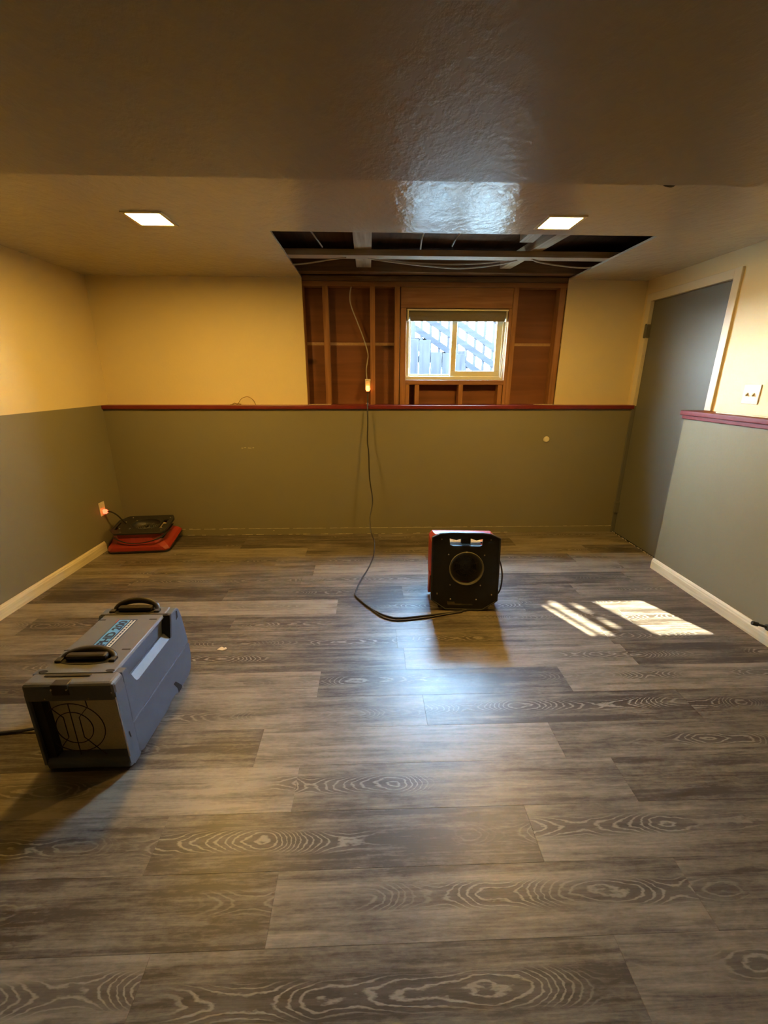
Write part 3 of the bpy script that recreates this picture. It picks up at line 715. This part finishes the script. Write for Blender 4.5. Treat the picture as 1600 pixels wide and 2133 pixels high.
at(tube('cord', M['cord'], [(XL + 0.04, 3.461, 0.326), (XL + 0.07, 3.462, 0.322), (XL + 0.11, 3.47, 0.290), (XL + 0.135, 3.49, 0.235), (XL + 0.155, 3.51, 0.19)], 0.006, None, 8, 8), pc)

# switch plate right of the door
sw = empty('light_switch', (XR, 2.575, 1.31)); tag(sw, 'double light switch plate on the cream wall right of the door', 'switch')
at(box('cover_plate', M['casing'], (XR - 0.007, XR, 2.517, 2.633, 1.253, 1.367), None, bev=0.003), sw)
for y in (2.553, 2.598):
    at(prism('toggle', M['white_pl'], [(XR - 0.007, 1.302), (XR - 0.020, 1.298), (XR - 0.021, 1.306), (XR - 0.007, 1.320)], 'y', y - 0.004, y + 0.004, None), sw)
strip = box('wood_strip', M['pine'], (XP + 0.03, XP + 0.055, 2.05, 2.70, ZL + 0.0185, ZL + 0.026), None, bev=0.002); tag(strip, 'pale thin wood strip lying on the red right ledge', 'wood strip')

# round bumper and door stop
bp_ = lathe('wall_bumper', M['white_pl'], [(0.026, 0.0), (0.026, -0.006), (0.020, -0.014), (0.010, -0.016)], (1.571, D, 0.882), 'y', None, 28, (False, True)); tag(bp_, 'round white bumper on the low grey back wall', 'bumper')
ds = empty('door_stop', (XP, 1.985, 0.100)); tag(ds, 'black rubber-tipped door stop on the low right wall above the baseboard', 'door stop')
at(lathe('base', M['rubber'], [(0.018, 0.0), (0.018, -0.006), (0.008, -0.010)], (XP, 1.955, 0.095), 'x', None, 16, (False, True)), ds)
at(tube('rod', M['rubber'], [(XP, 1.955, 0.095), (XP - 0.05, 1.975, 0.105)], 0.007, None, 10), ds)
at(tube('tip', M['rubber'], [(XP - 0.045, 1.973, 0.104), (XP - 0.070, 1.983, 0.109)], 0.012, None, 12), ds)
sc_ = prism('paper_scrap', M['scrap'], [(-0.832, 1.975), (-0.80, 1.967), (-0.782, 1.98), (-0.79, 1.995), (-0.80, 1.99), (-0.815, 2.0), (-0.825, 1.99)], 'z', 0.0005, 0.004); tag(sc_, 'small pale scrap lying on the floor right of the dehumidifier', 'scrap')

# ------------------------------------------------------------------ dehumidifier
DX0, DX1, DYF, DYB, DH = -1.216, -0.900, 1.245, 1.815, 0.388
dh = empty('dehumidifier', ((DX0 + DX1) / 2, (DYF + DYB) / 2, 0)); tag(dh, 'slate blue portable dehumidifier with two black handles and a blue top label', 'dehumidifier')
def dp(o): o.parent = dh; o.matrix_parent_inverse = Matrix.Translation(-Vector(dh.location)); return o
zs_ = 0.163; ty = 0.022
# lower shell: side outline (y,z) with lifted front and rear feet
REC = 1.315
low = [(REC - 0.008, 0.020), (REC + 0.02, 0.0), (1.555, 0.0), (1.58, 0.022), (1.62, 0.022), (1.650, 0.0), (1.775, 0.0), (1.805, 0.02), (1.828, 0.075), (1.822, 0.150), (1.820, zs_ - 0.0015), (REC - 0.008, zs_ - 0.0015)]
dp(prism('lower_shell', M['grey_blue'], low, 'x', DX0, DX1, None, bev=0.006))
# upper core (narrow) and full-size pads around the side pockets
up = [(REC, zs_ + 0.0015), (1.818, zs_ + 0.0015), (1.812, 0.20), (1.790, 0.32), (1.775, 0.376), (1.762, DH), (REC, DH)]
dp(prism('upper_shell', M['grey_blue'], up, 'x', DX0 + 0.034, DX1 - 0.034, None, bev=0.003))
padR = [(REC - 0.008, zs_ + 0.0015), (1.818, zs_ + 0.0015), (1.812, 0.20), (1.790, 0.32), (1.775, 0.374), (1.760, DH - 0.002), (1.700, DH - 0.002), (1.690, 0.370), (1.668, 0.292), (1.655, 0.286), (1.392, 0.286), (1.372, 0.296), (1.338, DH - 0.002), (REC - 0.008, DH - 0.002)]
for xa, xb in ((DX1 - 0.035, DX1), (DX0, DX0 + 0.035)):
    dp(prism('side_panel', M['grey_blue'], padR, 'x', xa, xb, None, bev=0.0035))
for sgn, xo in ((1, DX1), (-1, DX0)):
    dp(prism('pocket_lip', M['grey_blue'], [(xo - sgn * 0.0335, 0.284), (xo - sgn * 0.0015, 0.284), (xo - sgn * 0.0015, 0.289), (xo - sgn * 0.026, 0.312), (xo - sgn * 0.0335, 0.312)], 'y', 1.385, 1.664, None))
# top deck
dp(prism('top_deck', M['grey_top'], [(DX0 + 0.024, DH - 0.010), (DX0 + 0.030, DH + 0.003), (DX1 - 0.030, DH + 0.003), (DX1 - 0.024, DH - 0.010)], 'y', 1.305, 1.752, None, bev=0.003))
# front surround: thick rounded lip above, sides and sill
dp(box('front_lip', M['grey_top'], (DX0 + 0.001, DX1 - 0.0005, DYF, REC + 0.005, 0.312, DH), None, bev=0.016, seg=3))
dp(prism('front_sill', M['grey_blue'], [(DYF + 0.004, 0.012), (DYF + 0.03, 0.001), (REC + 0.01, 0.001), (REC + 0.01, 0.050), (DYF + 0.016, 0.052), (DYF + 0.004, 0.040)], 'x', DX0 + 0.012, DX1 - 0.002, None, bev=0.005))
for xa, xb in ((DX0 + 0.0006, DX0 + 0.012), (DX1 - 0.005, DX1 - 0.0006)):
    dp(prism('front_cheek', M['grey_blue'], [(DYF + 0.006, 0.028), (DYF + 0.030, 0.001), (REC - 0.001, 0.001), (REC - 0.001, 0.345), (DYF + 0.008, 0.345)], 'x', xa, xb, None, bev=0.002))
dp(box('recess_shade_strip', M['recess_black'], (DX0 + 0.012, -1.172, DYF + 0.018, REC - 0.001, 0.050, 0.315), None))  # dark filler strip standing in for shade at the recess's left side
dp(box('intake_filter', M['filter'], (-1.172, DX1 - 0.006, REC - 0.020, REC - 0.004, 0.045, 0.325), None))
# wire guard
GY = 1.275; gx, gz = -1.090, 0.175
guard = dp(empty('guard', (0, 0, 0)))
guard.matrix_parent_inverse = Matrix.Translation(-Vector(dh.location))
def ring(rx, rz, cx=gx, cz=gz):
    tube('guard_ring', M['wire'], [(cx + rx * math.cos(2 * PI * k / 40), GY, cz + rz * math.sin(2 * PI * k / 40)) for k in range(40)], 0.0017, guard, 6, 0, True)
ring(0.108, 0.108); ring(0.066, 0.070)
tube('guard_bar', M['wire'], [(gx, GY - 0.003, gz + 0.108), (gx, GY - 0.003, 0.045)], 0.0017, guard, 6)
for s in (-1, 1):
    tube('guard_bar', M['wire'], [(gx + s * 0.062, GY - 0.003, gz + 0.148), (gx + s * 0.066, GY - 0.003, gz + 0.095), (gx + s * 0.028, GY - 0.003, gz + 0.050), (gx + s * 0.028, GY - 0.003, gz - 0.040), (gx + s * 0.078, GY - 0.003, gz - 0.105), (gx + s * 0.095, GY - 0.003, gz - 0.125)], 0.0017, guard, 6)
# latch on the lip, screws
dp(box('latch', M['black_pl'], (-1.110, -1.050, DYF - 0.004, 1.275, 0.345, DH + 0.002), None, bev=0.004))
for x in (-1.106, -1.054): dp(lathe('screw', M['steel'], [(0.004, 0.0), (0.003, -0.003)], (x, DYF - 0.004, 0.372), 'y', None, 10, (False, True)))
for x, z in ((-1.140, 0.330), (-0.990, 0.330), (DX1 - 0.008, 0.352)): dp(lathe('screw', M['steel'], [(0.0035, 0.0), (0.002, -0.003)], (x, DYF - 0.001, z), 'y', None, 10, (False, True)))
dp(box('control_slot', M['black_pl'], (-1.160, -1.000, 1.288, 1.298, DH + 0.0005, DH + 0.0035), None, bev=0.001))
# handles: arched black grips over dark wells
def handle(cy, tilt, ah):
    e = dp(empty('handle', (0, 0, 0))); e.matrix_parent_inverse = Matrix.Translation(-Vector(dh.location))
    cx = -1.066
    pts = [(cx + 0.094 * math.cos(a), cy + 0.012 * tilt + tilt * 0.032 * math.sin(a), DH + 0.004 + ah * math.sin(a)) for a in [PI * k / 14 for k in range(15)]]
    bm = bmesh.new(); add_tube(bm, pts, [0.010 + 0.005 * math.sin(PI * k / 14) for k in range(15)], 12)
    mesh_obj('grip', bm, M['cord'], e, True)
    lp = [(cx + 0.098 * math.cos(a) * (1 if abs(math.cos(a)) < .9 else 1), cy + 0.026 * math.sin(a)) for a in [2 * PI * k / 24 for k in range(24)]]
    prism('well', M['recess_black'], lp, 'z', DH + 0.001, DH + 0.0045, e)
    for s in (-1, 1): box('pivot', M['black_pl'], (cx + s * 0.098 - 0.012, cx + s * 0.098 + 0.012, cy - 0.012, cy + 0.014, DH + 0.002, DH + 0.012), e, bev=0.003)
    box('cushion', M['cord'], (cx - 0.075, cx + 0.075, cy - 0.006, cy + 0.026, DH + 0.003, DH + 0.026), e, bev=0.009)
handle(1.375, 1, 0.017); handle(1.722, 1, 0.034)
# groove band across the rear of the top and down the side, slots
dp(box('groove', M['black_pl'], (DX0 + 0.012, DX1 - 0.010, 1.693, 1.702, DH + 0.001, DH + 0.0045), None, bev=0.001))
dp(prism('groove', M['black_pl'], [(1.687, DH + 0.002), (1.702, DH + 0.002), (1.690, 0.345), (1.672, 0.290), (1.660, 0.290), (1.676, 0.345)], 'x', DX1 - 0.034, DX1 + 0.0015, None))
for x, y in ((-1.175, 1.44), (-0.955, 1.44), (-1.175, 1.655), (-0.955, 1.655)):
    dp(box('slot', M['recess_black'], (x - 0.016, x + 0.016, y - 0.003, y + 0.003, DH + 0.0025, DH + 0.0036), None))
for x in (-1.180, -0.945): dp(prism('screw_well', M['recess_black'], [(x + 0.016 * math.cos(a), 1.315 + 0.007 * math.sin(a)) for a in [2 * PI * k / 16 for k in range(16)]], 'z', DH + 0.002, DH + 0.0038, None))
dp(prism('vent_notch_patch', M['recess_black'], [(1.746, 0.375), (1.758, 0.372), (1.756, 0.340), (1.738, 0.335)], 'x', DX1 - 0.004, DX1 + 0.0008, None))
dp(prism('vent_notch_patch', M['recess_black'], [(1.625, 0.072), (1.645, 0.070), (1.690, 0.014), (1.690, 0.002), (1.655, 0.001), (1.650, 0.03)], 'x', DX1 - 0.004, DX1 + 0.0008, None))  # wheel notch: dark patch standing in for the shade inside it
dp(prism('vent_notch_patch', M['recess_black'], [(1.275, 0.150), (1.279, 0.150), (1.283, 0.122), (1.279, 0.122)], 'x', DX1 - 0.004, DX1 + 0.0008, None))
dp(prism('side_handle_trim', M['steel'], [(DYF + 0.001, 0.33), (DYF + 0.005, 0.33), (DYF + 0.009, 0.06), (DYF + 0.005, 0.06)], 'x', DX1 - 0.002, DX1 + 0.0010, None))
# label: reads front to back
LZ = DH + 0.0032
def label_rect(x0, x1, y0, y1, m, dz=0.0, name='label'): return dp(box(name, m, (x0, x1, y0, y1, LZ + dz, LZ + dz + 0.0005), None))
label_rect(-1.101, -1.021, 1.395, 1.655, M['navy'])
label_rect(-1.097, -1.050, 1.395, 1.651, M['blue_label'], 0.0006)
label_rect(-1.044, -1.025, 1.395, 1.648, M['white_label'], 0.0006)
label_rect(-1.106, -1.101, 1.63, 1.655, M['red_label'], 0.0)
Mt = Matrix.Translation((-1.0545, 1.462, LZ + 0.0016)) @ Matrix.Rotation(PI / 2, 4, 'Z')
t_ = text_mesh('label_lettering', 'PHD 200', 0.0480, M['navy'], None, Mt, 0.0003, 0.0016); dp(t_)
rr = random.Random(3); yy = 1.462
while yy < 1.64:
    ln = rr.uniform(0.004, 0.016)
    dp(box('fine_print', M['navy'], (-1.038, -1.031, yy, yy + ln, LZ + 0.0012, LZ + 0.0015), None)); yy += ln + rr.uniform(0.002, 0.005)
# its cord
dc = tube('dehumidifier_cord', M['cord'], [(DX0 + 0.01, 1.47, 0.09), (-1.25, 1.46, 0.075), (-1.36, 1.445, 0.025), (-1.45, 1.44, 0.008), (-1.55, 1.43, 0.0065), (-1.75, 1.40, 0.0065), (-1.95, 1.30, 0.0065)], 0.006, None, 8, 8); dp(dc)

# ------------------------------------------------------------------ air movers
def octo(wd, z0, z1, cx, cz):
    h_ = wd / 2
    return [(-h_ + cx, z0 + cz), (-h_ + cx + 0.02, z0), (h_ - cx - 0.02, z0)]
def air_mover(name, label, standing, px=1.0, pz=1.0):
    zb = 0.150 if standing else 0.040
    """local frame: face plate at y=0 looking to -y, z up along the plate, base at z=0"""
    e = empty(name); tag(e, label, 'air mover')
    W, H = 0.208, 0.500
    outline = [(-0.118, 0.0), (0.118, 0.0), (W, 0.062), (W + 0.002, 0.468), (0.150, 0.494), (0.10, H), (-0.10, H), (-0.160, 0.494), (-W - 0.002, 0.468), (-W, 0.062)]
    ic = (0.008, 0.272); ir = 0.104
    sc2 = lambda L_: [(p[0] * px, 0.25 + (p[1] - 0.25) * pz) for p in L_]
    slot_t = [(-0.098, 0.422), (-0.080, 0.416), (0.085, 0.416), (0.098, 0.422), (0.102, 0.462), (0.06, 0.452), (0.03, 0.463), (-0.03, 0.463), (-0.06, 0.452), (-0.102, 0.462)]
    slot_b = [(-0.100, 0.030), (0.055, 0.030), (0.058, 0.038), (-0.055, 0.042), (-0.060, 0.054), (-0.106, 0.056)]
    outline, slot_t, slot_b = sc2(outline), sc2(slot_t), sc2(slot_b)
    plate('face_plate', M['black_pl'], outline, [circle(ic[0], ic[1], ir, 48), slot_t, slot_b], 'y', -0.010, 0.006, e)
    # raised rim along the plate edge
    o3 = [Vector((p[0] * 0.985, -0.010, 0.25 + (p[1] - 0.25) * 0.985)) for p in outline]
    tube('plate_rim', M['black_pl'], o3, 0.005, e, 8, 0, True)
    for x, z in ((-0.150, 0.458), (0.150, 0.458), (-0.105, 0.360), (0.115, 0.360), (-0.090, 0.165), (0.098, 0.165), (-0.170, 0.105), (0.170, 0.105), (0.075, 0.072), (-0.085, 0.072)):
        lathe('screw', M['steel'], [(0.006, -0.010), (0.0045, -0.0135)], (x * px, 0, 0.25 + (z - 0.25) * pz), 'y', e, 10, (False, True))
    # inlet: collar, funnel, wire guard, impeller
    c = (ic[0], 0, ic[1])
    inlet = lathe('inlet_collar', M['funnel'] if standing else M['black_pl'], [(ir - 0.001, 0.004), (ir + 0.004, -0.012), (ir + 0.001, -0.015), (ir - 0.006, -0.011), (0.096, 0.012), (0.078, 0.040), (0.070, 0.048)], c, 'y', e, 48)  # standing fan's collar coloured paler to suggest its lit inside
    for rr_ in (0.022, 0.034, 0.046, 0.058, 0.070):
        tube('guard_ring', M['funnel'], [(c[0] + rr_ * math.cos(2 * PI * k / 32), 0.030, c[2] + rr_ * math.sin(2 * PI * k / 32)) for k in range(32)], 0.0016, inlet, 6, 0, True)
    for k in range(8):
        a = PI / 8 + k * PI / 4
        tube('guard_spoke', M['funnel'], [(c[0] + 0.015 * math.cos(a), 0.030, c[2] + 0.015 * math.sin(a)), (c[0] + 0.082 * math.cos(a), 0.028, c[2] + 0.082 * math.sin(a))], 0.0015, inlet, 6)
    imp = lathe('impeller', M['grey_top'], [(0.002, 0.062), (0.030, 0.064), (0.045, 0.080), (0.090, 0.086)], c, 'y', e, 32)
    for k in range(12):
        a = 2 * PI * k / 12
        bm = bmesh.new(); p = []
        for rr_, da in ((0.050, 0.0), (0.070, 0.12), (0.088, 0.30)):
            p.append((c[0] + rr_ * math.cos(a + da), c[2] + rr_ * math.sin(a + da)))
        q = p + [(x_ + 0.002 * math.cos(a + 1.6), z_ + 0.002 * math.sin(a + 1.6)) for x_, z_ in p[::-1]]
        add_prism(bm, q, 'y', 0.052, 0.084); mesh_obj('blade', bm, M['black_pl'], imp)
    box('inner_back', M['recess_black'], (-0.14, 0.15, 0.090, 0.096, 0.13, 0.42), e)
    # red body: lofted sections from the face plate back to the broad flange
    def sect(y, hw, z0, z1, ch, sh=0.0):
        return [(sh + x_, y, z_) for x_, z_ in ((-hw + ch, z0), (hw - ch, z0), (hw, z0 + ch), (hw, z1 - ch), (hw - ch, z1), (-hw + ch, z1), (-hw, z1 - ch), (-hw, z0 + ch))]
    secs = [sect(0.006, 0.176, zb + 0.03, 0.405, 0.05), sect(0.060, 0.170, zb + 0.035, 0.400, 0.05), sect(0.120, 0.184, zb + 0.025, 0.415, 0.045), sect(0.165, 0.208, zb + 0.005, 0.450, 0.03), sect(0.195, 0.214, zb, 0.462, 0.022)]
    bm = bmesh.new(); rings = [[bm.verts.new(p) for p in s] for s in secs]
    for A, B in zip(rings[:-1], rings[1:]):
        for k in range(8): bm.faces.new((A[k], A[(k + 1) % 8], B[(k + 1) % 8], B[k]))
    bm.faces.new(rings[-1])
    mesh_obj('housing', bm, M['red_fan'], e)
    # plate carriers that tie plate and housing at the handles
    zf = lambda z: 0.25 + (z - 0.25) * pz
    box('handle_bridge', M['red_fan'] if standing else M['black_pl'], (-0.165 * px, 0.165 * px, 0.006, 0.030, zf(0.470), zf(0.490)), e, bev=0.004)
    rbox('slot_fill', M['slot_light'], (0, 0.040, zf(0.432)), (0.19 * px, 0.004, 0.065), (math.radians(-50), 0, 0), e)  # added slab tilted to catch light, stands in for the bright slot
    box('handle_post', M['black_pl'], (-0.030 * px, 0.030 * px, 0.004, 0.030, zf(0.425), zf(0.462)), e, bev=0.006)
    if standing:
        for s in (-1, 1): prism('skid', M['red_fan'], [(0.06, 0.20), (0.212, 0.20), (0.212, 0.055), (0.19, 0.040), (0.13, 0.060)], 'x', s * 0.205 - 0.009, s * 0.205 + 0.009, e, bev=0.003)
        for s in (-1, 1): box('foot', M['black_pl'], (s * 0.14 - 0.020, s * 0.14 + 0.020, 0.02, 0.185, 0.0, 0.045), e, bev=0.005)
        pass
    # broad flange and black base rim
    fl = [(p[0] * 1.0, p[2]) for p in sect(0, 0.214, zb, 0.462, 0.022)]
    prism('flange', M['red_fan'], fl, 'y', 0.1955, 0.212, e, bev=0.003)
    prism('base_rim', M['black_pl'] if not standing else M['red_fan'], fl, 'y', 0.2125, 0.232, e, bev=0.003)
    return e
fan = air_mover('air_mover', 'red air mover standing upright with its black octagonal face plate and round inlet forward', True)
fan.location = (0.583, 2.352, 0.002); fan.rotation_euler = (math.radians(-7.5), 0, math.radians(-4))
at_cord = tube('cord_loop', M['cord'], [(0.205, 0.06, 0.33), (0.224, 0.03, 0.30), (0.232, 0.0, 0.22), (0.226, 0.02, 0.12), (0.205, 0.10, 0.05), (0.15, 0.12, 0.012)], 0.005, fan, 8, 8)

fan2 = air_mover('air_mover', 'red air mover lying flat in the left corner, black face plate up', False, 0.88, 0.78)
# plate normal (-y local) points up, local +z points to the right along the back wall
base = Matrix.Rotation(math.radians(5), 4, 'Z') @ Matrix.Rotation(math.radians(8), 4, 'X')
B2 = Matrix(((0, 0, 1, 0), (1, 0, 0, 0), (0, -1, 0, 0), (0, 0, 0, 1)))    # x->y, y->-z, z->x
fan2.matrix_world = Matrix.Translation((-2.240, 3.468, 0.192)) @ base @ B2 @ Matrix.Diagonal((0.91, 0.69, 1.15, 1))
tube('cord_wrap', M['cord'], [(-0.186, 0.04, 0.10), (-0.200, 0.10, 0.18), (-0.200, 0.11, 0.28), (-0.196, 0.06, 0.40), (-0.06, 0.03, 0.455)], 0.006, fan2, 8, 8)
